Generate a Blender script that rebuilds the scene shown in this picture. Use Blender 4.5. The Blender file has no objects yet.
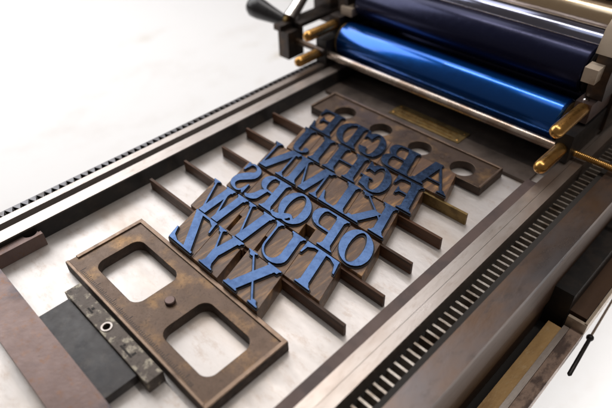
import bpy, bmesh, math, random
import numpy as np
from mathutils import Vector, Matrix
random.seed(7)
# units: 1 Blender unit = 1 cm
sc = bpy.context.scene
C = sc.collection

# ------------------------------------------------------------------ helpers
def link(o, parent=None):
    C.objects.link(o)
    if parent is not None:
        o.parent = parent
        o.matrix_parent_inverse = Matrix.Translation(-Vector(parent.location))
    return o

def tag(o, label=None, cat=None, group=None, kind=None):
    if label: o['label'] = label
    if cat: o['category'] = cat
    if group: o['group'] = group
    if kind: o['kind'] = kind
    return o

def empty(name, loc, label, cat, group=None):
    o = bpy.data.objects.new(name, None)
    o.empty_display_size = 1
    o.location = loc
    C.objects.link(o)
    return tag(o, label, cat, group)

def mesh_obj(name, bm, mat, parent=None, smooth=False, bevel=0.0, seg=2):
    if bevel > 0:
        es = [e for e in bm.edges if len(e.link_faces) == 2 and e.calc_face_angle(0) > math.radians(35)]
        bmesh.ops.bevel(bm, geom=es, offset=bevel, segments=seg, profile=0.6, affect='EDGES', clamp_overlap=True)
    bmesh.ops.recalc_face_normals(bm, faces=bm.faces)
    me = bpy.data.meshes.new(name)
    bm.to_mesh(me); bm.free()
    me.materials.append(mat)
    if smooth or bevel > 0:
        for p in me.polygons: p.use_smooth = True
        me.set_sharp_from_angle(angle=math.radians(38))
    return link(bpy.data.objects.new(name, me), parent)

def add_box(bm, x0, x1, y0, y1, z0, z1):
    v = [bm.verts.new(p) for p in ((x0,y0,z0),(x1,y0,z0),(x1,y1,z0),(x0,y1,z0),(x0,y0,z1),(x1,y0,z1),(x1,y1,z1),(x0,y1,z1))]
    for f in ((0,3,2,1),(4,5,6,7),(0,1,5,4),(1,2,6,5),(2,3,7,6),(3,0,4,7)):
        bm.faces.new([v[i] for i in f])

def boxes(name, lst, mat, parent=None, bevel=0.04, seg=2):
    bm = bmesh.new()
    for b in lst: add_box(bm, *b)
    return mesh_obj(name, bm, mat, parent, bevel=bevel, seg=seg)

def add_prism(bm, pts, z0, z1):
    a = [bm.verts.new((p[0], p[1], z0)) for p in pts]
    b = [bm.verts.new((p[0], p[1], z1)) for p in pts]
    n = len(pts)
    bm.faces.new(a[::-1]); bm.faces.new(b)
    for i in range(n):
        bm.faces.new([a[i], a[(i+1) % n], b[(i+1) % n], b[i]])

def add_lathe(bm, prof, origin, axis, n=40):
    """prof: list of (distance along axis, radius)."""
    ax = Vector(axis).normalized()
    u = ax.orthogonal().normalized(); w = ax.cross(u)
    o = Vector(origin); rings = []
    for d, r in prof:
        if r < 1e-5: rings.append([bm.verts.new(o + ax*d)])
        else: rings.append([bm.verts.new(o + ax*d + (u*math.cos(t) + w*math.sin(t))*r) for t in [2*math.pi*i/n for i in range(n)]])
    for A, B in zip(rings, rings[1:]):
        for i in range(n):
            j = (i+1) % n
            if len(A) == 1 and len(B) == 1: continue
            if len(A) == 1: bm.faces.new([A[0], B[i], B[j]])
            elif len(B) == 1: bm.faces.new([A[i], B[0], A[j]])
            else: bm.faces.new([A[i], A[j], B[j], B[i]])
    if len(rings[0]) > 1: bm.faces.new(rings[0][::-1])
    if len(rings[-1]) > 1: bm.faces.new(rings[-1])

def lathe(name, prof, origin, axis, mat, parent=None, n=40):
    bm = bmesh.new(); add_lathe(bm, prof, origin, axis, n)
    return mesh_obj(name, bm, mat, parent, smooth=True)

def rod(name, x0, x1, y, z, r, mat, parent=None, c=0.08, n=40):
    L = x1 - x0
    return lathe(name, [(0, r-c), (c, r), (L-c, r), (L, r-c)], (x0, y, z), (1,0,0), mat, parent, n)

def shape(name, loops, z0, z1, mat, parent=None, bevel=0.03, side_mat=None):
    """flat outline(s) with holes -> solid with rounded rims"""
    cu = bpy.data.curves.new(name + '_outline', 'CURVE')
    cu.dimensions = '2D'; cu.fill_mode = 'BOTH'
    for lp in loops:
        s = cu.splines.new('POLY'); s.points.add(len(lp)-1)
        for i, p in enumerate(lp): s.points[i].co = (p[0], p[1], 0, 1)
        s.use_cyclic_u = True
    cu.extrude = (z1-z0)/2 - bevel; cu.bevel_depth = bevel; cu.bevel_resolution = 1; cu.offset = -bevel
    t = bpy.data.objects.new('tmp', cu); C.objects.link(t)
    dg = bpy.context.evaluated_depsgraph_get()
    me = bpy.data.meshes.new_from_object(t.evaluated_get(dg))
    bpy.data.objects.remove(t); bpy.data.curves.remove(cu)
    me.name = name
    me.transform(Matrix.Translation((0, 0, (z0+z1)/2)))
    bm = bmesh.new(); bm.from_mesh(me)
    bmesh.ops.remove_doubles(bm, verts=bm.verts, dist=1e-4)
    bm.to_mesh(me); bm.free()
    me.materials.clear(); me.materials.append(mat)
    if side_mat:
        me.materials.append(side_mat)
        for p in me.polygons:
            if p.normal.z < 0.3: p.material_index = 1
    for p in me.polygons: p.use_smooth = True
    me.set_sharp_from_angle(angle=math.radians(12))
    return link(bpy.data.objects.new(name, me), parent)

def rrect(x0, x1, y0, y1, r, n=8):
    out = []
    for cx, cy, a in ((x1-r,y1-r,0),(x0+r,y1-r,90),(x0+r,y0+r,180),(x1-r,y0+r,270)):
        for i in range(n+1):
            t = math.radians(a + 90*i/n); out.append((cx+r*math.cos(t), cy+r*math.sin(t)))
    return out
def circ(cx, cy, r, n=40):
    return [(cx+r*math.cos(2*math.pi*i/n), cy+r*math.sin(2*math.pi*i/n)) for i in range(n)]

# ------------------------------------------------------------------ materials
def mat(name, base, rough=0.4, metal=0.0, var=None, vscale=0.6, vlo=0.45, vhi=0.65, rvar=0.0, bump=0.0, bscale=8.0,
        stretch=(1,1,1), fine=None, fscale=20, spec=0.5, coat=0.0, rot=0.0, detail=6, scratch=0.0):
    m = bpy.data.materials.new(name); m.use_nodes = True
    nt = m.node_tree; N = nt.nodes; Lk = nt.links
    b = N['Principled BSDF']
    b.inputs['Metallic'].default_value = metal
    b.inputs['Roughness'].default_value = rough
    b.inputs['Specular IOR Level'].default_value = spec
    b.inputs['Coat Weight'].default_value = coat
    b.inputs['Coat Roughness'].default_value = 0.08
    tc = N.new('ShaderNodeTexCoord'); mp = N.new('ShaderNodeMapping')
    mp.inputs['Scale'].default_value = stretch
    mp.inputs['Rotation'].default_value = (0, 0, rot)
    oi = N.new('ShaderNodeObjectInfo')
    ad = N.new('ShaderNodeVectorMath'); ad.operation = 'MULTIPLY_ADD'
    ad.inputs[1].default_value = (37.0, 53.0, 11.0)
    Lk.new(oi.outputs['Random'], ad.inputs[0]); Lk.new(tc.outputs['Object'], ad.inputs[2])
    Lk.new(ad.outputs[0], mp.inputs['Vector'])
    col = N.new('ShaderNodeRGB'); col.outputs[0].default_value = (*base, 1)
    cur = col.outputs[0]
    def noise(scale, det=detail, r=0.6):
        n = N.new('ShaderNodeTexNoise'); n.inputs['Scale'].default_value = scale
        n.inputs['Detail'].default_value = det; n.inputs['Roughness'].default_value = r
        Lk.new(mp.outputs[0], n.inputs['Vector']); return n
    def ramp(src, lo, hi):
        r = N.new('ShaderNodeMapRange'); r.inputs['From Min'].default_value = lo; r.inputs['From Max'].default_value = hi
        r.interpolation_type = 'SMOOTHSTEP'
        Lk.new(src, r.inputs['Value']); return r.outputs[0]
    def mix(fac, a, bcol):
        x = N.new('ShaderNodeMix'); x.data_type = 'RGBA'
        Lk.new(fac, x.inputs['Factor']); Lk.new(a, x.inputs['A']); x.inputs['B'].default_value = (*bcol, 1)
        return x.outputs['Result']
    if var:
        cur = mix(ramp(noise(vscale).outputs['Fac'], vlo, vhi), cur, var)
    if fine:
        cur = mix(ramp(noise(fscale, 8, 0.75).outputs['Fac'], 0.5, 0.72), cur, fine)
    Lk.new(cur, b.inputs['Base Color'])
    if rvar > 0:
        n = noise(vscale*2.3, 8, 0.7); r = N.new('ShaderNodeMapRange')
        r.inputs['From Min'].default_value = 0.3; r.inputs['From Max'].default_value = 0.7
        r.inputs['To Min'].default_value = max(0.03, rough-rvar); r.inputs['To Max'].default_value = min(1, rough+rvar)
        Lk.new(n.outputs['Fac'], r.inputs['Value']); Lk.new(r.outputs[0], b.inputs['Roughness'])
    if bump > 0:
        n = noise(bscale, 8, 0.65); bp = N.new('ShaderNodeBump')
        bp.inputs['Strength'].default_value = 1.0; bp.inputs['Distance'].default_value = bump
        Lk.new(n.outputs['Fac'], bp.inputs['Height']); Lk.new(bp.outputs[0], b.inputs['Normal'])
    return m

M = {}
M['bed'] = mat('bed_steel', (0.66,0.62,0.60), 0.40, 0.6, var=(0.54,0.45,0.38), vscale=0.09, vlo=0.46, vhi=0.76, rvar=0.12, bump=0.02, bscale=1.2, fine=(0.54,0.46,0.41), fscale=0.8, stretch=(0.5,1,1))
M['bearer'] = mat('bearer_steel', (0.52,0.47,0.44), 0.36, 0.8, var=(0.38,0.30,0.255), vscale=0.12, vlo=0.46, vhi=0.72, rvar=0.10, bump=0.012, bscale=3, fine=(0.40,0.33,0.29), fscale=2.0, stretch=(1,0.3,1))
M['iron'] = mat('dark_iron', (0.060,0.050,0.047), 0.40, 0.8, var=(0.12,0.08,0.055), vscale=0.25, rvar=0.12, bump=0.01, bscale=5)
M['black'] = mat('black_iron', (0.018,0.017,0.018), 0.5, 0.3, var=(0.035,0.028,0.025), vscale=0.4, rvar=0.1, bump=0.01, bscale=5)
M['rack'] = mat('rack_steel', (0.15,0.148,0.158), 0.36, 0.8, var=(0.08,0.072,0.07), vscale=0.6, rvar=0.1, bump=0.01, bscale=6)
M['bronze'] = mat('patinated_furniture', (0.11,0.075,0.056), 0.36, 0.7, var=(0.34,0.20,0.09), vscale=0.26, vlo=0.48, vhi=0.78, rvar=0.12, bump=0.02, bscale=4, fine=(0.07,0.048,0.037), fscale=3)
M['bronze_rim'] = mat('worn_furniture_edge', (0.24,0.17,0.125), 0.36, 0.8, var=(0.14,0.10,0.08), vscale=0.5, vlo=0.5, vhi=0.7, rvar=0.12, bump=0.015, bscale=5)
M['head'] = mat('grey_head_plate', (0.17,0.135,0.115), 0.40, 0.8, var=(0.10,0.08,0.07), vscale=0.12, rvar=0.1, bump=0.012, bscale=3)
M['railblue'] = mat('blue_grey_rail', (0.165,0.152,0.16), 0.34, 0.8, var=(0.20,0.115,0.065), vscale=0.055, vlo=0.40, vhi=0.60, rvar=0.12, bump=0.012, bscale=2, fine=(0.12,0.10,0.095), fscale=0.9, stretch=(1,0.4,1))
M['steelbar'] = mat('brown_steel_bar', (0.17,0.122,0.112), 0.38, 0.75, var=(0.075,0.073,0.088), vscale=0.10, vlo=0.46, vhi=0.62, rvar=0.12, bump=0.02, bscale=3, fine=(0.19,0.10,0.06), fscale=1.0)
M['strip'] = mat('hardwood_spacing', (0.105,0.046,0.022), 0.45, 0.0, var=(0.05,0.025,0.014), vscale=0.8, rvar=0.12, bump=0.02, bscale=4, stretch=(0.15,2,2), spec=0.3)
M['brass'] = mat('brass', (0.62,0.35,0.11), 0.30, 0.95, var=(0.48,0.26,0.08), vscale=0.3, rvar=0.08, bump=0.001, bscale=2)
M['brass_dull'] = mat('dull_brass', (0.27,0.185,0.075), 0.45, 0.85, var=(0.15,0.10,0.045), vscale=0.6, rvar=0.12, bump=0.02, bscale=9)
M['wood'] = mat('type_wood', (0.125,0.066,0.038), 0.36, 0.0, var=(0.44,0.23,0.085), vscale=0.55, vlo=0.44, vhi=0.76, rvar=0.12, bump=0.035, bscale=3.0, stretch=(3.2,0.45,1), fine=(0.06,0.034,0.02), fscale=1.6, spec=0.6, rot=-0.32)
M['goldroller'] = mat('warm_polished_steel', (0.85,0.68,0.48), 0.22, 1.0, rvar=0.03, vscale=0.2)
M['ink'] = mat('blue_ink', (0.068,0.118,0.235), 0.21, 0.95, var=(0.046,0.082,0.175), vscale=0.9, vlo=0.42, vhi=0.68, rvar=0.09, bump=0.004, bscale=5, spec=0.6, fine=(0.046,0.080,0.165), fscale=4)
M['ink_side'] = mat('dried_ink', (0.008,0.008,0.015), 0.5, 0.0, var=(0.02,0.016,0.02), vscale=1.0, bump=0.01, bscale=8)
M['rubber'] = mat('grey_plate', (0.050,0.045,0.047), 0.45, 0.0, var=(0.035,0.034,0.04), vscale=0.3, rvar=0.12, bump=0.01, bscale=3, fine=(0.085,0.075,0.07), fscale=0.8)
M['paint'] = mat('chipped_paint', (0.10,0.08,0.068), 0.45, 0.4, var=(0.36,0.32,0.25), vscale=0.9, vlo=0.50, vhi=0.62, rvar=0.1, bump=0.03, bscale=3, detail=10, fine=(0.03,0.025,0.02), fscale=2.2)
M['chrome'] = mat('chromed_steel', (0.75,0.73,0.72), 0.16, 1.0, rvar=0.05, vscale=0.3)
M['tiebar'] = mat('tie_bar_steel', (0.62,0.54,0.48), 0.28, 0.95, var=(0.45,0.34,0.27), vscale=0.3, rvar=0.08)
M['blueroller'] = mat('blue_inked_roller', (0.001,0.095,0.44), 0.23, 0.85, rvar=0.04, vscale=0.5, spec=0.7, bump=0.004, bscale=3, coat=0.6)
M['darkroller'] = mat('dark_inked_roller', (0.014,0.017,0.052), 0.24, 0.6, rvar=0.05, vscale=0.5, spec=0.5, bump=0.003, bscale=3)
M['bluechrome'] = mat('inked_chrome', (0.28,0.30,0.42), 0.15, 1.0, rvar=0.03, vscale=0.3)
M['frame_light'] = mat('worn_side_frame', (0.60,0.50,0.40), 0.38, 0.35, var=(0.34,0.25,0.18), vscale=0.25, rvar=0.1)
M['handle'] = mat('black_wood_handle', (0.018,0.018,0.02), 0.3, 0.0, rvar=0.05, vscale=0.4)
M['ochre'] = mat('ochre_oiled_board', (0.55,0.34,0.14), 0.45, 0.2, var=(0.33,0.18,0.07), vscale=0.3, vlo=0.45, vhi=0.7, rvar=0.1, bump=0.03, bscale=3, stretch=(1,0.4,1), fine=(0.6,0.42,0.22), fscale=2)
M['mottled'] = mat('mottled_rail', (0.34,0.24,0.19), 0.45, 0.5, var=(0.11,0.075,0.065), vscale=0.45, vlo=0.45, vhi=0.6, rvar=0.1, bump=0.03, bscale=3, stretch=(1,0.5,1))
M['brownside'] = mat('brown_side_panel', (0.105,0.058,0.036), 0.42, 0.2, var=(0.055,0.032,0.022), vscale=0.12, rvar=0.1, bump=0.02, bscale=2, stretch=(1,0.2,1))
M['floor'] = mat('white_floor', (0.88,0.875,0.88), 0.6, 0.0, var=(0.70,0.65,0.58), vscale=0.022, vlo=0.60, vhi=0.72, bump=0.3, bscale=0.05, fine=(0.82,0.80,0.79), fscale=0.05, stretch=(1,0.6,1))
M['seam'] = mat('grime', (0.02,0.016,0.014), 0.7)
M['redbrown'] = mat('slat_brown', (0.12,0.082,0.074), 0.5, 0.3, var=(0.085,0.062,0.06), vscale=0.25, rvar=0.08, bump=0.01, bscale=4)

M['steeltooth'] = mat('greasy_tooth_steel', (0.50,0.46,0.42), 0.35, 0.85, var=(0.26,0.21,0.17), vscale=0.5, vlo=0.42, vhi=0.66, rvar=0.12, bump=0.03, bscale=4)
M['cast'] = mat('shaded_sides', (0.075,0.05,0.038), 0.6, 0.3, var=(0.04,0.028,0.022), vscale=0.6, rvar=0.1, bump=0.03, bscale=4)  # shade on the plates' upright sides, put into a darker colour

# ------------------------------------------------------------------ setting
bm = bmesh.new()
s = 900
vs = [bm.verts.new(p) for p in ((-s,-s,-60),(s,-s,-60),(s,s,-60),(-s,s,-60))]
bm.faces.new(vs)
tag(mesh_obj('floor', bm, M['floor']), kind='structure')

# ------------------------------------------------------------------ proof press (base)
press = empty('proof_press', (-36, 35, -12), 'flat bed of an old iron letterpress proof press with toothed racks along both sides', 'printing press')
Y0, Y1 = -14, 112
boxes('bed', [(-56.1,-18.3,Y0,Y1,-3,0)], M['bed'], press, bevel=0)
boxes('bearer', [(-57.85,-56.0,Y0,Y1,-2.9,2.33)], M['bearer'], press, bevel=0.07)
boxes('bearer', [(-18.45,-17.25,Y0,Y1,-2.9,2.33),(-17.21,-16.05,Y0,Y1,-2.9,2.33)], M['bearer'], press, bevel=0.03)
boxes('rail', [(-60.1,-59.0,Y0,Y1,-2.9,2.36)], M['bearer'], press, bevel=0.12, seg=3)
boxes('rail', [(-59.0,-57.85,Y0,Y1,-2.9,1.3)], M['black'], press, bevel=0)
# inner black face of the left bearer: added sheet that paints its shade
boxes('bearer_shade', [(-56.0,-55.88,Y0,Y1,0.0,2.2)], M['black'], press, bevel=0.03)
# left rack: wedge shaped teeth
P = 0.98
bm = bmesh.new()
add_box(bm, -61.25, -60.1, Y0, Y1, -2.9, 1.2)
n = int((Y1-Y0)/P)
for i in range(n):
    y = Y0 + i*P + 0.1
    a = [(-60.10, y+.10, 1.1), (-60.10, y+0.40, 1.1), (-60.10, y+0.29, 2.34), (-60.10, y+0.19, 2.34)]
    b = [(-61.2, y-0.24, 1.1), (-61.2, y+0.735, 1.1), (-61.2, y+0.735, 2.3), (-61.2, y-0.24, 2.3)]
    A = [bm.verts.new(p) for p in a]; B = [bm.verts.new(p) for p in b]
    bm.faces.new(A[::-1]); bm.faces.new(B)
    for k in range(4): bm.faces.new([A[k], A[(k+1)%4], B[(k+1)%4], B[k]])
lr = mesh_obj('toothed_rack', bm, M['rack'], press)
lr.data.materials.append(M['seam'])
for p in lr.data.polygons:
    if p.normal.z < 0.7 or p.center.z < 1.5: p.material_index = 1  # flanks and valley floors take the darker material, tops the lighter
# right rack in its slot
boxes('rack_channel', [(-16.05,-13.25,Y0,Y1,-2.9,0.1)], M['seam'], press, bevel=0)
bm = bmesh.new()
for i in range(n):
    y = Y0 + i*P
    a = [(-15.6, y, 0.1), (-15.6, y+0.60, 0.1), (-15.6, y+0.44, 1.2), (-15.6, y+0.18, 1.2)]
    A = [bm.verts.new(p) for p in a]; B = [bm.verts.new((-14.1, p[1], p[2])) for p in a]
    bm.faces.new(A[::-1]); bm.faces.new(B)
    for k in range(4): bm.faces.new([A[k], A[(k+1)%4], B[(k+1)%4], B[k]])
mesh_obj('toothed_rack', bm, M['steeltooth'], press, bevel=0.05, seg=1)
boxes('rack_curb', [(-13.95,-13.25,Y0,Y1,0.1,1.9)], M['seam'], press, bevel=0.05)
boxes('outer_rail', [(-13.25,-10.45,Y0,Y1,1.5,2.33)], M['railblue'], press, bevel=0.16, seg=3)
boxes('side_panel', [(-13.25,-10.55,Y0,Y1,-3.2,1.5),(-13.0,-10.7,Y0,Y1,-7.0,-3.3),(-13.0,-10.95,Y0,Y1,-11.5,-7.1)], M['brownside'], press, bevel=0.08)
boxes('side_panel', [(-61.0,-13.0,Y0,Y1,-14,-3.0)], M['black'], press, bevel=0)
# lower shelf along the right
boxes('shelf_bracket', [(-10.94,-6.2,Y0,52,-12.5,-11.02)], M['seam'], press, bevel=0)
sh = boxes('shelf_board', [(-9.75,-8.15,Y0,48.6,-11,-9.0)], M['ochre'], press, bevel=0.1)
bm = bmesh.new(); add_box(bm, -8.12,-7.45, Y0, 49.0, -11,-8.75)
mesh_obj('shelf_rail', bm, M['bearer'], press, bevel=0.25, seg=3)
boxes('shelf_rail', [(-7.43,-6.0,Y0,49.6,-11,-9.0)], M['mottled'], press, bevel=0.2)
boxes('cabinet', [(-12.9,-6.4,50.5,Y1,-11,-7.6)], M['brownside'], press, bevel=0.2)
boxes('cabinet', [(-10.94,-8.4,49.7,Y1,-10.9,-4.5)], M['black'], press, bevel=0.2)
boxes('hinge_bracket', [(-6.3,-5.95,49.6,64,-9.6,-7.4),(-8.2,-6.0,49.5,49.9,-9.2,-7.6)], M['frame_light'], press, bevel=0.05)
# head plate
hp = boxes('head_plate', [(-55.3,-20.3,58.45,Y1,0.0,0.5)], M['head'], press, bevel=0.06)
lab = boxes('maker_plate', [(-43.5,-31.3,59.85,62.9,0.5,0.62)], M['brass_dull'], press, bevel=0.03)
for (x, y) in ((-43.0,60.4),(-31.8,60.4),(-43.0,62.35),(-31.8,62.35)):
    lathe('rivet', [(0,.16),(.05,.15),(.09,.08),(.1,0)], (x,y,.61), (0,0,1), M['brass'], lab, 16)
random.seed(3)
outer = [(-42.6,62.5)]
for y, h in ((61.7,.42),(61.0,.34),(60.3,.3)):
    outer.append((-42.6,y+.05)); x = -42.2
    while x < -32.8:
        w_ = random.uniform(.10,.24); hh = h*random.uniform(.75,1)
        outer += [(x,y+.05),(x,y+hh),(x+w_,y+hh),(x+w_,y+.05)]; x += w_+random.choice((.1,.1,.12,.4))
    outer += [(-32.4,y+.05),(-32.4,y)]
    outer.append((-42.6,y))
outer += [(-42.66,60.3),(-42.66,62.5)]
bm = bmesh.new(); add_prism(bm, outer, .62, .65)
mesh_obj('worn_lettering', bm, M['brass'], lab)

# ------------------------------------------------------------------ roller carriage
car = empty('roller_carriage', (-39, 66, 2), 'wheeled ink roller carriage with blue and black rollers and brass handles over the bed', 'roller carriage')
XL, XR = -58.4, -20.5
def roller(name, y, z, R, m, xl=XL, xr=XR, collar=None, lab=None):
    o = lathe(name, [(0, R-.35), (.12, R-.12), (.35, R), (xr-xl-.35, R), (xr-xl-.12, R-.12), (xr-xl, R-.35)], (xl, y, z), (1,0,0), m, car, 96)
    if lab: o['label'] = lab
    rod('axle', xl-1.6, xr+1.8, y, z, .8, M['tiebar'], o)
    if collar:
        lathe('end_collar', [(0,R-.5),(.25,R-.2),(.5,R-.5)], (xr-.02,y,z), (1,0,0), collar, o, 64)
        lathe('end_collar', [(0,R-.5),(.25,R-.2),(.5,R-.5)], (xl-.48,y,z), (1,0,0), collar, o, 64)
    return o
roller('form_roller', 66.8, 5.45, 3.0, M['blueroller'], xl=-58.2, xr=-20.6, collar=M['brass_dull'], lab='glossy bright blue inked roller nearest the type')
roller('ink_drum', 70.6, 11.3, 3.1, M['darkroller'], xl=-57.5, xr=-20.6, collar=M['black'], lab='large dark navy roller above the blue one')
roller('form_roller', 75.2, 5.45, 3.0, M['darkroller'], xl=-58.2, xr=-20.6)
roller('steel_roller', 76.1, 12.1, 2.3, M['bluechrome'], xl=-57.5, xr=-20.4, lab='shiny steel roller with blue streaks')
roller('steel_roller', 82.5, 12.8, 2.7, M['goldroller'], xl=-57.5, xr=-20.2, lab='golden roller farthest back')
rod('tie_bar', -59.3, -19.4, 63.0, 3.9, .62, M['tiebar'], car)
rod('rear_tie_bar', -59.3, -19.4, 81, 9.5, .9, M['iron'], car)
rod('impression_cylinder', -57, -20.8, 104, 21, 16.5, M['head'], car, c=.4, n=128)
def handle(x, y0, y1, z, r=.86):
    L = y1-y0
    prof = [(0,0),(.12,.42*r),(.3,.72*r),(.6,.93*r),(1.0,r),(L*.6,r*.97),(L-.5,r*.92),(L,r*.85)]
    return lathe('brass_handle', prof, (x,y0,z), (0,1,0), M['brass'], car, 36)
handle(-60.0, 58.6, 66.2, 7.9); handle(-60.2, 56.7, 64.4, 4.15)
handle(-18.6, 57.7, 65.6, 8.75); handle(-18.7, 56.3, 63.8, 4.35)
# bearing blocks
boxes('bearing_block', [(-19.7,-17.7,65.4,75.5,6.9,9.5)], M['steelbar'], car, bevel=0.14)
lathe('screw_head', [(0,.35),(.12,.33),(.2,.2),(.22,0)], (-18.9,66.4,9.48), (0,0,1), M['chrome'], car, 20)
boxes('bearing_block', [(-19.6,-17.6,62.4,73,2.6,6.5)], M['black'], car, bevel=0.14)
boxes('bearing_block', [(-61.0,-58.9,65.6,75.5,6.9,9.3)], M['iron'], car, bevel=0.14)
boxes('bearing_block', [(-60.9,-58.7,62.2,73,2.5,6.5)], M['black'], car, bevel=0.14)
boxes('cap_block', [(-59.9,-57.6,67.0,70,9.3,10.6)], M['frame_light'], car, bevel=0.1)
# side frames (profile in Y,Z extruded along X)
def side(name, x0, x1, prof, m, bevel=0.12):
    bm = bmesh.new()
    a = [bm.verts.new((x0, y, z)) for y, z in prof]; b = [bm.verts.new((x1, y, z)) for y, z in prof]
    bm.faces.new(a[::-1]); bm.faces.new(b)
    for i in range(len(prof)):
        j = (i+1) % len(prof); bm.faces.new([a[i], a[j], b[j], b[i]])
    return mesh_obj(name, bm, m, car, bevel=bevel)
side('side_frame', -19.3, -17.2, [(66.9,9.6),(66.4,12),(66.8,15.4),(100,21),(100,3),(72,3),(72,9.6)], M['iron'])
side('side_frame_cap', -19.5, -16.9, [(66.2,15.45),(67.0,18.2),(68.8,19.6),(100,27.5),(100,21.1)], M['frame_light'])
side('side_frame', -60.9, -58.9, [(67.6,9.4),(67.4,14),(70.5,19.5),(90,25),(90,3),(73,3),(73,9.4)], M['iron'])
boxes('adjusting_nut', [(-19.7,-18.1,64.7,66.7,12.4,14.2)], M['frame_light'], car, bevel=0.15)
lathe('bolt', [(0,.5),(.35,.48),(.45,.3),(.45,0)], (-19.28,70.6,16.2), (-1,0,0), M['black'], car, 24)
# threaded brass rod on the right
bm = bmesh.new()
prof = [(0,.4)]
d = 0.3
while d < 17:
    prof += [(d,.42),(d+.08,.385),(d+.16,.42)]; d += .22
add_lathe(bm, prof, (-17.6, 64.4, 3.2), (1,0,0), 24)
mesh_obj('threaded_rod', bm, M['brass'], car, smooth=True)
# left crank group
boxes('end_block', [(-67.7,-65.3,60.0,63.6,1.9,6.6)], M['iron'], car, bevel=0.2)
boxes('side_bar', [(-68.3,-66.7,59.6,84,6.62,7.5),(-66.5,-64.9,62.5,84,6.9,7.6)], M['iron'], car, bevel=0.12)
rod('cross_rod', -65.4, -58.8, 62.0, 4.7, .5, M['iron'], car)
boxes('post', [(-69.5,-65.5,70.5,73.5,5.0,16)], M['iron'], car, bevel=0.15)
hd = lathe('crank_handle', [(0,0),(.15,.9),(.5,1.4),(1.3,1.8),(2.8,1.75),(5,1.4),(7.5,1.05),(8.6,.95),(8.8,.5)], (-76.6,61.5,8.3), (8.8,.9,-1.2), M['handle'], car, 36)
lathe('ferrule', [(0,.82),(.1,.95),(.7,.95),(.8,.7)], (-68.3,62.4,7.45), (8.8,.9,-1.2), M['brass_dull'], hd, 30)
bm = bmesh.new()
add_lathe(bm, [(0,1.3),(2,1.1),(9,1.0),(14,1.6),(15,1.4)], (-67.6,62.6,7.6), (-.25,1,.55), 24)
mesh_obj('crank_arm', bm, M['chrome'], car, smooth=True)

# ------------------------------------------------------------------ flat pieces locked on the bed
fr = empty('window_frame_furniture', (-36.5, 15.5, 0), 'brown cast metal frame with two rounded windows and a ruler scale', 'lockup frame')
shape('plate', [[(-48.95,10.65),(-24.0,10.65),(-24.0,20.3),(-48.95,20.3)], rrect(-46.3,-38.2,12.65,18.25,1.15), rrect(-33.7,-26.2,12.45,18.1,1.15)], 0.01, 1.33, M['bronze'], fr, bevel=0.05, side_mat=M['cast'])  # outer sides and window walls carry painted shade
shape('rim', [[(-48.93,11.9),(-48.93,20.28),(-24.02,20.28),(-24.02,10.67),(-24.45,10.67),(-24.45,19.8),(-48.45,19.8),(-48.45,11.9)]], 1.30, 1.5, M['bronze_rim'], fr, bevel=0.05)
shape('rim', [[(-48.93,10.67),(-24.5,10.67),(-24.5,11.0),(-48.93,11.0)]], 1.30, 1.46, M['bronze_rim'], fr, bevel=0.05)
pts = [(-46.6,11.14)]
for i in range(77):
    x = -46.6 + i*0.26
    h = .62 if i % 12 == 0 else (.42 if i % 6 == 0 else .28)
    pts += [(x,11.18),(x,11.2+h),(x+.06,11.2+h),(x+.06,11.18)]
pts.append((-46.6+76*.26+.06,11.14))
bm = bmesh.new(); add_prism(bm, pts, 1.325, 1.342)
mesh_obj('ruler_marks', bm, M['ink_side'], fr)
st = lathe('stud', [(0,.55),(.3,.55),(.38,.47),(.40,0)], (-36.0,15.4,1.33), (0,0,1), M['steelbar'], fr, 28)

pl = empty('perforated_tray', (-38, 55, 0), 'flat brown metal tray with four round holes above the top row of letters', 'lockup tray')
shape('plate', [[(-52.6,52.45),(-23.35,52.45),(-23.35,57.85),(-52.6,57.85)]] + [circ(x,54.55,1.62) for x in (-47.5,-40.7,-33.95,-27.25)], 0.01, 1.25, M['bronze'], pl, bevel=0.05, side_mat=M['cast'])  # sides and hole walls darkened with painted shade
shape('rim', [[(-52.58,52.47),(-52.58,57.83),(-23.37,57.83),(-23.37,52.47),(-23.62,52.47),(-23.62,57.5),(-52.25,57.5),(-52.25,52.47)]], 1.22, 1.48, M['bronze_rim'], pl, bevel=0.04)
for x in (-30.55,-44.2):
    lathe('star_mark', [(0,.28),(.05,.26),(.05,.1),(.02,0)], (x,54.75,1.24), (0,0,1), M['bronze'], pl, 10)

rb = tag(boxes('rubber_slab', [(-44.1,-31.35,5.28,8.5,0.01,1.12)], M['rubber'], bevel=0.06), 'flat dark grey slab beside the paint-flecked bar', 'slab')
pb = empty('painted_bar', (-37, 9.4, 0), 'narrow dark bar with chipped cream paint and a steel ring', 'metal bar')
shape('bar', [[(-44.9,8.55),(-29.7,8.55),(-29.7,10.3),(-44.9,10.3)], circ(-37.75,9.3,.36,24)], 0.01, 1.5, M['paint'], pb, bevel=0.06)
shape('ring', [circ(-37.75,9.3,.58,32), circ(-37.75,9.3,.37,32)], 1.48, 1.58, M['bearer'], pb, bevel=0.03)
shape('cut_mark', [[(-34.9,9.2),(-33.0,9.2),(-33.0,9.0),(-34.9,9.0)],[(-33.3,9.25),(-33.05,9.25),(-33.05,9.7),(-33.3,9.7)],[(-34.8,9.25),(-34.55,9.25),(-34.55,9.5),(-34.8,9.5)]], 1.49, 1.515, M['seam'], pb, bevel=0.002)
shape('cut_mark', [[(-41.2,9.3),(-40.3,9.3),(-40.3,9.1),(-41.2,9.1)],[(-40.9,9.35),(-40.6,9.35),(-40.6,9.65),(-40.9,9.65)]], 1.49, 1.515, M['seam'], pb, bevel=0.002)
tag(boxes('lockup_bar', [(-56.0,-21.5,1.35,5.2,0.01,1.95)], M['steelbar'], bevel=0.14, seg=3), 'wide brown steel bar across the near corner of the bed', 'metal bar')
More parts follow.
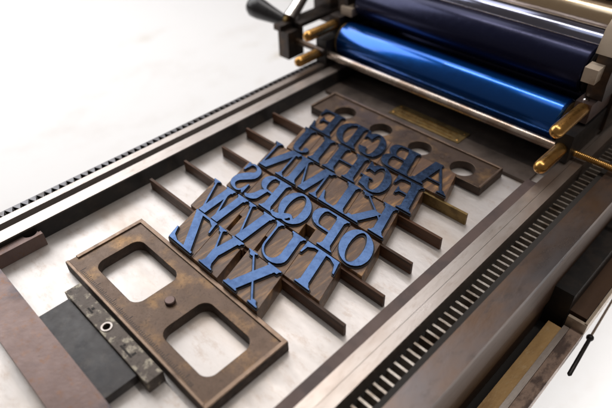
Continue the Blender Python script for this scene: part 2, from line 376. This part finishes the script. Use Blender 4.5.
tag(shape('notched_block', [[(-55.85,5.25),(-54.65,5.25),(-54.65,10.95),(-55.3,10.95),(-55.3,10.7)] + [(-55.85+.75*math.cos(math.radians(t)), 9.9+.8*math.sin(math.radians(t))) for t in range(70,-91,-16)]], 0.01, 1.8, M['steelbar'], None, bevel=0.06), 'narrow steel block with a round notch against the left bearer', 'metal block')
tag(boxes('side_slat', [(-19.8,-18.5,-13,57.2,0.01,1.95)], M['redbrown'], bevel=0.06), 'long flat brown-grey slat lying against the right side of the bed', 'slat')

# ------------------------------------------------------------------ spacing strips between the rows
strips = [(25.25,-54.6,-21.35,'between the W row and the Z row','strip',1.6),
          (30.62,-54.7,-20.9,'between the S row and the W row','strip',1.58),
          (36.15,-53.6,-21.6,'between the N row and the S row','strip',1.6),
          (41.42,-54.7,-21.5,'between the J row and the N row','strip',1.58),
          (46.85,-55.0,-40.0,'at the left between the E row and the J row','strip',1.6),
          (46.85,-39.9,-21.7,'at the right between the A row and the F row','brass_strip',1.6)]
for y, x0, x1, where, m, h in strips:
    o = boxes('spacing_strip', [(x0,x1,y-.17,y+.17,0.01,h)], M['strip'] if m == 'strip' else M['brass_dull'], bevel=0.03)
    o.name = 'spacing_strip'
    tag(o, ('dark brown spacing strip standing ' if m == 'strip' else 'brassy spacing strip standing ') + where, 'spacing strip', 'spacing strips between the rows of type')

# ------------------------------------------------------------------ letters: implicit outlines, traced, mirrored and slanted
T, Hh = .222, .054
GX = None
def poly(*pts):
    x, y = GX
    d = np.full(x.shape, 1e9); s = np.ones(x.shape)
    n = len(pts)
    for i in range(n):
        ax, ay = pts[i]; bx, by = pts[(i+1) % n]
        ex, ey = bx-ax, by-ay; wx, wy = x-ax, y-ay
        t = np.clip((wx*ex+wy*ey)/(ex*ex+ey*ey+1e-12), 0, 1)
        d = np.minimum(d, (wx-ex*t)**2+(wy-ey*t)**2)
        c1 = y >= ay; c2 = y < by; c3 = ex*wy > ey*wx
        flip = (c1 & c2 & c3) | (~c1 & ~c2 & ~c3)
        s = np.where(flip, -s, s)
    return s*np.sqrt(d)
def ell(cx, cy, rx, ry):
    x, y = GX
    k = np.sqrt(((x-cx)/rx)**2+((y-cy)/ry)**2)
    return (k-1)*min(rx, ry)
def U(*a):
    r = a[0]
    for b in a[1:]: r = np.minimum(r, b)
    return r
def I(*a):
    r = a[0]
    for b in a[1:]: r = np.maximum(r, b)
    return r
def path(pts):
    """(x,y,r) polyline of varying thickness"""
    x, y = GX; r = np.full(x.shape, 1e9)
    for (ax,ay,ra), (bx,by,rb) in zip(pts, pts[1:]):
        ex, ey = bx-ax, by-ay
        t = np.clip(((x-ax)*ex+(y-ay)*ey)/(ex*ex+ey*ey+1e-12), 0, 1)
        r = np.minimum(r, np.sqrt((x-ax-ex*t)**2+(y-ay-ey*t)**2)-(ra+(rb-ra)*t))
    return r
def spline(pts, n=10):
    out = []
    for i in range(len(pts)-1):
        p0 = pts[max(i-1,0)]; p1 = pts[i]; p2 = pts[i+1]; p3 = pts[min(i+2,len(pts)-1)]
        for k in range(n):
            t = k/n
            out.append(tuple(.5*((2*b)+(-a+c)*t+(2*a-5*b+4*c-d)*t*t+(-a+3*b-3*c+d)*t**3) for a,b,c,d in zip(p0,p1,p2,p3)))
    out.append(pts[-1]); return out
def serif(x, w, top=False, e=.10, el=None, er=None):
    el = e if el is None else el; er = e if er is None else er
    a, b = x-w/2, x+w/2
    q = [(a-el,0),(b+er,0),(b+er,.032),(b+er*.45,.05),(b+.012,.12),(a-.012,.12),(a-el*.45,.05),(a-el,.032)]
    if top: q = [(px,1-py) for px,py in q][::-1]
    return poly(*q)
def stem(x, w=T, y0=0, y1=1, sb=True, stp=True, e=.10):
    r = poly((x-w/2,y0),(x+w/2,y0),(x+w/2,y1),(x-w/2,y1))
    if sb: r = U(r, serif(x,w,False,e))
    if stp: r = U(r, serif(x,w,True,e))
    return r
def diag(x0, x1, w, y0=0, y1=1):
    return poly((x0-w/2,y0),(x0+w/2,y0),(x1+w/2,y1),(x1-w/2,y1))
def bowl(x, xr, y0, y1, t=T):
    """D-shaped bowl from x to xr"""
    ry = (y1-y0)/2; cy = (y0+y1)/2; rx = min(xr-x, ry*1.15); cx = xr-rx
    X_, Y_ = GX
    out = U(ell(cx,cy,rx,ry), poly((x,y0),(cx,y0),(cx,y1),(x,y1)))
    inn = U(ell(cx,cy,rx-t,ry-Hh), poly((x-.3,y0+Hh),(cx,y0+Hh),(cx,y1-Hh),(x-.3,y1-Hh)))
    return I(out, -inn, x-X_)
def ring(cx, cy, rx, ry, t=T*1.05, tilt=0.03):
    x, y = GX
    ki = np.sqrt(((x-cx-(y-cy)*(-tilt))/(rx-t))**2+((y-cy)/(ry-Hh*.9))**2)
    return I(ell(cx,cy,rx,ry), -(ki-1)*min(rx-t, ry-Hh))
def half(a, b, c):
    x, y = GX
    return a*x+b*y+c

def glyph(ch, w):
    X_, Y_ = GX
    m = .03
    if ch == 'A':
        ap = w*.47
        thin = diag(.13, ap-.03, Hh); thick = diag(w-.21, ap+.0, T*1.15)
        bar = I(poly((.0,.30),(w,.30),(w,.345),(0,.345)), half(-1,(ap-.13),.13), half(1,(w-.21-ap),-(w-.21)))
        return U(thin, thick, bar, serif(.13,Hh,e=.10), serif(w-.21,T*1.1,e=.09))
    if ch == 'B':
        return U(stem(.22), poly((.12,0),(.45,0),(.45,Hh),(.12,Hh)), bowl(.2,w-.10,.47,1,T*.95), bowl(.2,w-.03,0,.52,T))
    if ch == 'C':
        r = ring(w/2,.5,w/2-.02,.5)
        cut = poly((w*.60,.30),(w+.2,.22),(w+.2,.80),(w*.60,.66))
        r = I(r, -cut)
        return U(r, poly((w-.05,.64),(w-.02,.64),(w-.02,.98),(w-.06,.98),(w-.16,.86)), path(spline([(w*.55,.025,.022),(w*.78,.07,.025),(w-.05,.24,.03)])))
    if ch == 'D':
        return U(stem(.22), poly((.12,0),(.5,0),(.5,Hh),(.12,Hh)), poly((.12,1-Hh),(.5,1-Hh),(.5,1),(.12,1)), bowl(.2,w-.02,0,1))
    if ch in 'EF':
        r = U(stem(.22), poly((.2,1-Hh),(w-.04,1-Hh),(w-.04,1),(.2,1)), poly((w-.05,1),(w-.03,.70),(w-.07,.70),(w-.15,.90),(w-.28,.96),(w-.28,1)),
              poly((.2,.49),(w-.20,.49),(w-.20,.54),(.2,.54)), poly((w-.19,.64),(w-.17,.39),(w-.21,.39),(w-.27,.49),(w-.32,.515),(w-.27,.54),(w-.21,.64)))
        if ch == 'E':
            r = U(r, poly((.2,0),(w-.02,0),(w-.02,Hh),(.2,Hh)), poly((w-.04,0),(w+.0,.33),(w-.04,.33),(w-.14,.12),(w-.28,.04),(w-.28,0)))
        return r
    if ch == 'G':
        r = ring(w/2-.03,.5,w/2-.05,.5)
        cut = poly((w*.56,.34),(w+.2,.34),(w+.2,.80),(w*.56,.66))
        r = I(r, -cut)
        return U(r, poly((w-.11,.64),(w-.08,.64),(w-.08,.98),(w-.12,.98),(w-.22,.86)), poly((w-.29,.06),(w-.10,.10),(w-.10,.42),(w-.29,.42)),
                 poly((w-.38,.39),(w-.01,.39),(w-.01,.43),(w-.38,.43)))
    if ch == 'H':
        return U(stem(.21), stem(w-.21), poly((.2,.47),(w-.2,.47),(w-.2,.52),(.2,.52)))
    if ch == 'I':
        return stem(w/2)
    if ch == 'J':
        x = w-.28
        return U(stem(x, sb=False, y0=.2), path(spline([(x,.26,.10),(x-.02,.12,.09),(x-.12,.03,.045),(x-.26,.04,.03),(x-.36,.14,.035)])), ell(x-.34,.18,.085,.085))
    if ch == 'K':
        return U(stem(.22), diag(.30,w-.22,Hh*1.1,.42,1), diag(w-.20,.44,T*1.15,0,.60), serif(w-.22,Hh,True,e=.12), serif(w-.20,T*1.1,e=.08))
    if ch == 'L':
        return U(stem(.22), poly((.2,0),(w-.03,0),(w-.03,Hh),(.2,Hh)), poly((w-.05,0),(w-.01,.36),(w-.05,.36),(w-.15,.13),(w-.28,.045),(w-.28,0)))
    if ch == 'M':
        return U(stem(.15,Hh,e=.11,stp=False), stem(w-.21,T), diag(w*.47,.20,T*1.1,.0,1), diag(w*.47,w-.25,Hh,0,1), serif(.17,T*.9,True,el=.12,er=0))
    if ch == 'N':
        return U(stem(.16,Hh,e=.11,stp=False), stem(w-.13,Hh,sb=False,e=.11), diag(w-.20,.20,T*1.2,0,1), serif(.15,T*.8,True,el=.10,er=0))
    if ch in 'OQ':
        r = ring(w/2,.5,w/2-.02,.5)
        if ch == 'Q':
            r = U(r, path(spline([(w*.36,.16,.03),(w*.48,.22,.05),(w*.62,.12,.085),(w*.82,.02,.075),(w-.0,.03,.03),(w+.01,.09,.02)])), ell(w*.34,.13,.06,.055))
        return r
    if ch == 'P':
        return U(stem(.22), bowl(.2,w-.02,.42,1))
    if ch == 'R':
        return U(stem(.22), bowl(.2,w-.13,.46,1), path(spline([(w*.52,.46,.03),(w*.62,.36,.085),(w*.72,.15,.10),(w*.90,.035,.055),(w+.0,.05,.02)])))
    if ch == 'S':
        sp = spline([(w-.13,.78,.018),(w*.66,.95,.026),(w*.42,.965,.035),(w*.20,.86,.075),(w*.22,.68,.105),(w*.50,.52,.125),(w*.76,.34,.105),(w*.80,.15,.075),(w*.58,.035,.035),(w*.34,.04,.026),(.10,.26,.018)])
        return U(path(sp), poly((w-.14,.68),(w-.10,.68),(w-.10,.99),(w-.14,.99),(w-.22,.90)), poly((.08,.01),(.12,.01),(.20,.10),(.12,.34),(.08,.34)))
    if ch == 'T':
        return U(stem(w/2,T,stp=False), poly((.04,1-Hh),(w-.04,1-Hh),(w-.04,1),(.04,1)),
                 poly((.02,.66),(.06,.66),(.12,.86),(.30,.955),(.30,1),(.05,1)), poly((w-.02,.66),(w-.06,.66),(w-.12,.86),(w-.30,.955),(w-.30,1),(w-.05,1)))
    if ch == 'U':
        cx = (.22-T/2 + w-.15+Hh/2)/2; rx = (w-.15+Hh/2-.22+T/2)/2
        out = I(ell(cx,.32,rx,.32), half(0,1,-.32)); inn = I(ell(cx+T*.38,.33,rx-T*.62,.27), half(0,1,-.60))
        inn = ell(cx+(T-Hh)/2,.34,rx-(T+Hh)/2,.27)
        return U(I(out, -inn), stem(.22,T,y0=.3,sb=False), stem(w-.15,Hh,y0=.3,sb=False))
    if ch == 'V':
        v = w*.50
        return U(diag(v,.22,T*1.15), diag(v+.02,w-.15,Hh), serif(.22,T,True,e=.08), serif(w-.15,Hh,True,e=.10))
    if ch == 'W':
        v1, v2 = w*.31, w*.66; mid = w*.50
        return U(diag(v1,.19,T*1.0), diag(v1+.02,mid+.02,Hh), diag(v2,mid-.01,T*1.0), diag(v2+.02,w-.12,Hh), serif(.19,T,True,e=.08), serif(w-.12,Hh,True,e=.09), serif(mid-.01,T,True,e=.05))
    if ch == 'X':
        return U(diag(w-.23,.23,T*1.2), diag(.16,w-.18,Hh), serif(.23,T*1.1,True,e=.08), serif(w-.23,T*1.1,e=.08), serif(.16,Hh,e=.11), serif(w-.18,Hh,True,e=.11))
    if ch == 'Y':
        c = w*.52
        return U(stem(c,T,y1=.45,stp=False), diag(c,.22,T*1.1,.40,1), diag(c+.06,w-.15,Hh,.42,1), serif(.22,T*1.05,True,e=.08), serif(w-.15,Hh,True,e=.11))
    if ch == 'Z':
        return U(diag(.22,w-.20,T*1.15), poly((.06,1-Hh),(w-.08,1-Hh),(w-.08,1),(.06,1)), poly((.06,0),(w-.03,0),(w-.03,Hh),(.06,Hh)),
                 poly((.05,.68),(.09,.68),(.14,.86),(.30,.95),(.30,1),(.08,1)), poly((w-.0,.34),(w-.04,.34),(w-.12,.14),(w-.30,.05),(w-.30,0),(w-.03,0)))

def trace(F, xs, ys):
    """marching squares -> closed loops of (x,y), F<0 is inside"""
    ny, nx = F.shape
    ins = F < 0
    segs = {}
    def pt(kind, i, j):
        if kind == 'h':
            a, b = F[j,i], F[j,i+1]; t = a/(a-b); return (xs[i]+(xs[i+1]-xs[i])*t, ys[j])
        a, b = F[j,i], F[j+1,i]; t = a/(a-b); return (xs[i], ys[j]+(ys[j+1]-ys[j])*t)
    mixed = (ins[:-1,:-1].astype(int)+ins[:-1,1:]+ins[1:,:-1]+ins[1:,1:])
    js, is_ = np.where((mixed > 0) & (mixed < 4))
    for j, i in zip(js.tolist(), is_.tolist()):
        a, b, c, d = ins[j,i], ins[j,i+1], ins[j+1,i+1], ins[j+1,i]
        code = a*1+b*2+c*4+d*8
        S=('h',i,j); E_=('v',i+1,j); N_=('h',i,j+1); W=('v',i,j)
        tb = {1:[(W,S)],2:[(S,E_)],3:[(W,E_)],4:[(E_,N_)],6:[(S,N_)],7:[(W,N_)],8:[(N_,W)],9:[(N_,S)],11:[(N_,E_)],12:[(E_,W)],13:[(E_,S)],14:[(S,W)],5:[(W,N_),(E_,S)],10:[(S,W),(N_,E_)]}
        for p, q in tb[int(code)]: segs[p] = q
    loops = []
    while segs:
        s0 = next(iter(segs)); lp = []; k = s0
        while k in segs:
            lp.append(pt(*k)); k = segs.pop(k)
        if len(lp) > 8: loops.append(lp)
    return loops
def rdp(pts, eps):
    if len(pts) < 3: return pts
    a = np.array(pts); ab = a[-1]-a[0]; L = np.hypot(*ab)
    v = a-a[0]
    d = np.abs(ab[0]*v[:,1]-ab[1]*v[:,0])/L if L > 1e-9 else np.hypot(v[:,0], v[:,1])
    i = int(np.argmax(d))
    if d[i] < eps: return [pts[0], pts[-1]]
    return rdp(pts[:i+1], eps)[:-1] + rdp(pts[i:], eps)
def simplify(lp, eps=.004):
    k = len(lp)//2
    return rdp(lp[:k+1], eps)[:-1] + rdp(lp[k:]+[lp[0]], eps)[:-1]

SL = 0.33
CAP = 4.97
def make_type(ch, xa, xb, yb, notch=None, neigh=''):
    """block from xa..xb at its base line yb; text is mirrored: x runs to the left"""
    global GX
    bh = 5.02 if ch not in 'Z' else 5.0
    W = (xb-xa)/CAP
    step = .0085
    xs = np.arange(-.08, W+.08, step); ys = np.arange(-.05, 1.05, step)
    GX = np.meshgrid(xs, ys)
    g = glyph(ch, W)
    loops = [simplify(l) for l in trace(g, xs, ys)]
    def put(p):
        y = p[1]*CAP + .05
        return (xb - p[0]*CAP - SL*y, yb + y)
    t = empty('wood_type', ((xa+xb)/2, yb+2.4, 0), f'blue inked reversed letter {ch} on a wooden block, {neigh}', 'wood type', 'reversed italic alphabet blocks set in six rows')
    lp2 = [[put(p) for p in l] for l in loops]
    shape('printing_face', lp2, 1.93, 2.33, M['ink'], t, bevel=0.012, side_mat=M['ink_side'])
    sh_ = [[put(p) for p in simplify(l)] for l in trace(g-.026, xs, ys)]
    shape('inked_shade_shoulder', sh_, 1.93, 2.09, M['ink_side'], t, bevel=0.02)  # dark outline: trench shade painted in, together with ink
    g_ = .018
    def q(x, y): return (x-SL*y, yb+y)
    pts = [q(xa+g_,0), q(xb-g_,0), q(xb-g_,bh), q(xa+g_,bh)]
    if notch:   # mortise cut out of the block: (side, width, y0, y1)
        sd, wn, n0, n1 = notch
        if sd == 'L': pts = [q(xa+g_+(wn if n0 == 0 else 0),0), q(xb-g_,0), q(xb-g_,bh), q(xa+g_,bh), q(xa+g_,n1), q(xa+g_+wn,n1)] + ([] if n0 == 0 else [q(xa+g_+wn,n0), q(xa+g_,n0)])
        else: pts = [q(xa+g_,0), q(xb-g_-(wn if n0 == 0 else 0),0)] + ([] if n0 == 0 else [q(xb-g_,0), q(xb-g_,n0)]) + [q(xb-g_-wn,n0)][:1 if n0 else 0] + [q(xb-g_-wn,n1), q(xb-g_,n1), q(xb-g_,bh), q(xa+g_,bh)]
    shape('block', [pts], 0.01, 1.98, M['wood'], t, bevel=0.035)
    return t

rows = [
 (47.05, [('E',-47.7,-43.6),('D',-43.6,-39.2),('C',-39.2,-35.3),('B',-35.3,-30.4),('A',-30.4,-25.0)]),
 (41.62, [('J',-46.6,-43.2),('I',-43.2,-40.0),('H',-40.0,-34.6),('G',-34.6,-30.1),('F',-30.1,-26.0)]),
 (36.35, [('N',-46.6,-41.7),('M',-41.7,-35.8),('L',-35.8,-31.5),('K',-31.5,-25.8)]),
 (30.82, [('S',-46.1,-42.7),('R',-42.7,-37.9),('Q',-37.9,-33.3),('P',-33.3,-28.4),('O',-28.4,-24.0)]),
 (25.45, [('W',-46.2,-39.7),('V',-39.7,-34.9),('U',-34.9,-30.0),('T',-30.0,-24.9)]),
 (20.35, [('Z',-43.4,-38.9),('Y',-38.9,-34.4),('X',-33.8,-28.4)]),
]
notches = {'P':('L',1.5,0,1.75), 'V':('L',.55,.3,2.9), 'U':('L',.5,.3,2.6), 'Y':('R',.25,0,4.4)}
rown = ['top','second','third','fourth','fifth','bottom']
for r, (yb, ls) in enumerate(rows):
    for k, (ch, xa, xb) in enumerate(ls):
        if k == 0: nb = f'left end of the {rown[r]} row'
        elif k == len(ls)-1: nb = f'right end of the {rown[r]} row'
        else: nb = f'between {ls[k-1][0]} and {ls[k+1][0]}'
        make_type(ch, xa, xb, yb, notches.get(ch), nb)

# ------------------------------------------------------------------ thing lying near the right edge: rod with a ball
kn = empty('lever_rod', (-5.3, 46, -12), 'thin dark rod with a small ball at the lower right above the white floor', 'lever')
lathe('rod', [(0,.12),(.2,.26),(6.5,.24),(6.8,.15)], (-5.0,45.6,-12), (-.07,1,0), M['black'], kn, 20)
lathe('thin_rod', [(0,.16),(14,.15)], (-5.5,52.3,-12), (-.06,1,0), M['tiebar'], kn, 16)
lathe('ball', [(-.45,0),(-.39,.22),(-.22,.39),(0,.45),(.22,.39),(.39,.22),(.45,0)], (-5.5,52.3,-12), (0,1,0), M['black'], kn, 24)

# ------------------------------------------------------------------ light
w = bpy.data.worlds.new('World'); sc.world = w; w.use_nodes = True
bg = w.node_tree.nodes['Background']
bg.inputs[0].default_value = (1.0,0.84,0.70,1); bg.inputs[1].default_value = 0.12
def area(name, loc, target, sx, sy, L, col):
    l = bpy.data.lights.new(name, 'AREA'); l.shape = 'RECTANGLE'; l.size = sx; l.size_y = sy
    l.energy = L*math.pi*sx*sy; l.color = col
    o = bpy.data.objects.new(name, l); C.objects.link(o); o.location = loc
    o.rotation_euler = (Vector(target)-Vector(loc)).to_track_quat('-Z','Y').to_euler()
    return o
area('window_light', (-170,140,170), (-170,140.01,0), 190, 100, 2.45, (1.0,0.985,1.0))
area('ceiling_lamp', (-20,98,230), (-20,66,8), 260, 11, 22.0, (1.0,0.93,0.85))
area('roller_fill', (30,60,230), (30,60.01,0), 130, 90, 1.1, (0.9,0.95,1.0))  # added fill lamp out of view, lifts the blue roller's right end
area('room_light', (-330,30,150), (-250,120,-60), 260, 260, 3.6, (1,1,1))
area('floor_fill', (45,85,-24), (45,85.01,-60), 90, 120, 2.2, (1,0.98,0.96))  # added unseen fill below bed level, whitens only the right floor

# ------------------------------------------------------------------ camera
R = np.array([[ 0.70825611,0.44434778,-0.54856935],[0.70556709,-0.4713264,0.52917531],[-0.02341734,-0.76184413,-0.64733697]])
cam = bpy.data.cameras.new('camera'); co = bpy.data.objects.new('camera', cam); C.objects.link(co)
right, down, fwd = Vector(R[:,0]), Vector(R[:,1]), Vector(R[:,2])
m = Matrix((right, -down, -fwd)).transposed().to_4x4(); m.translation = Vector((0,0,44.8))
co.matrix_world = m
cam.sensor_width = 36; cam.lens = 36*558/612; cam.clip_start = 1; cam.clip_end = 5000
cam.dof.use_dof = True; cam.dof.focus_distance = 61.5; cam.dof.aperture_fstop = 0.034
sc.camera = co
sc.view_settings.view_transform = 'Standard'; sc.view_settings.look = 'None'
sc.view_settings.exposure = 0; sc.view_settings.gamma = 1
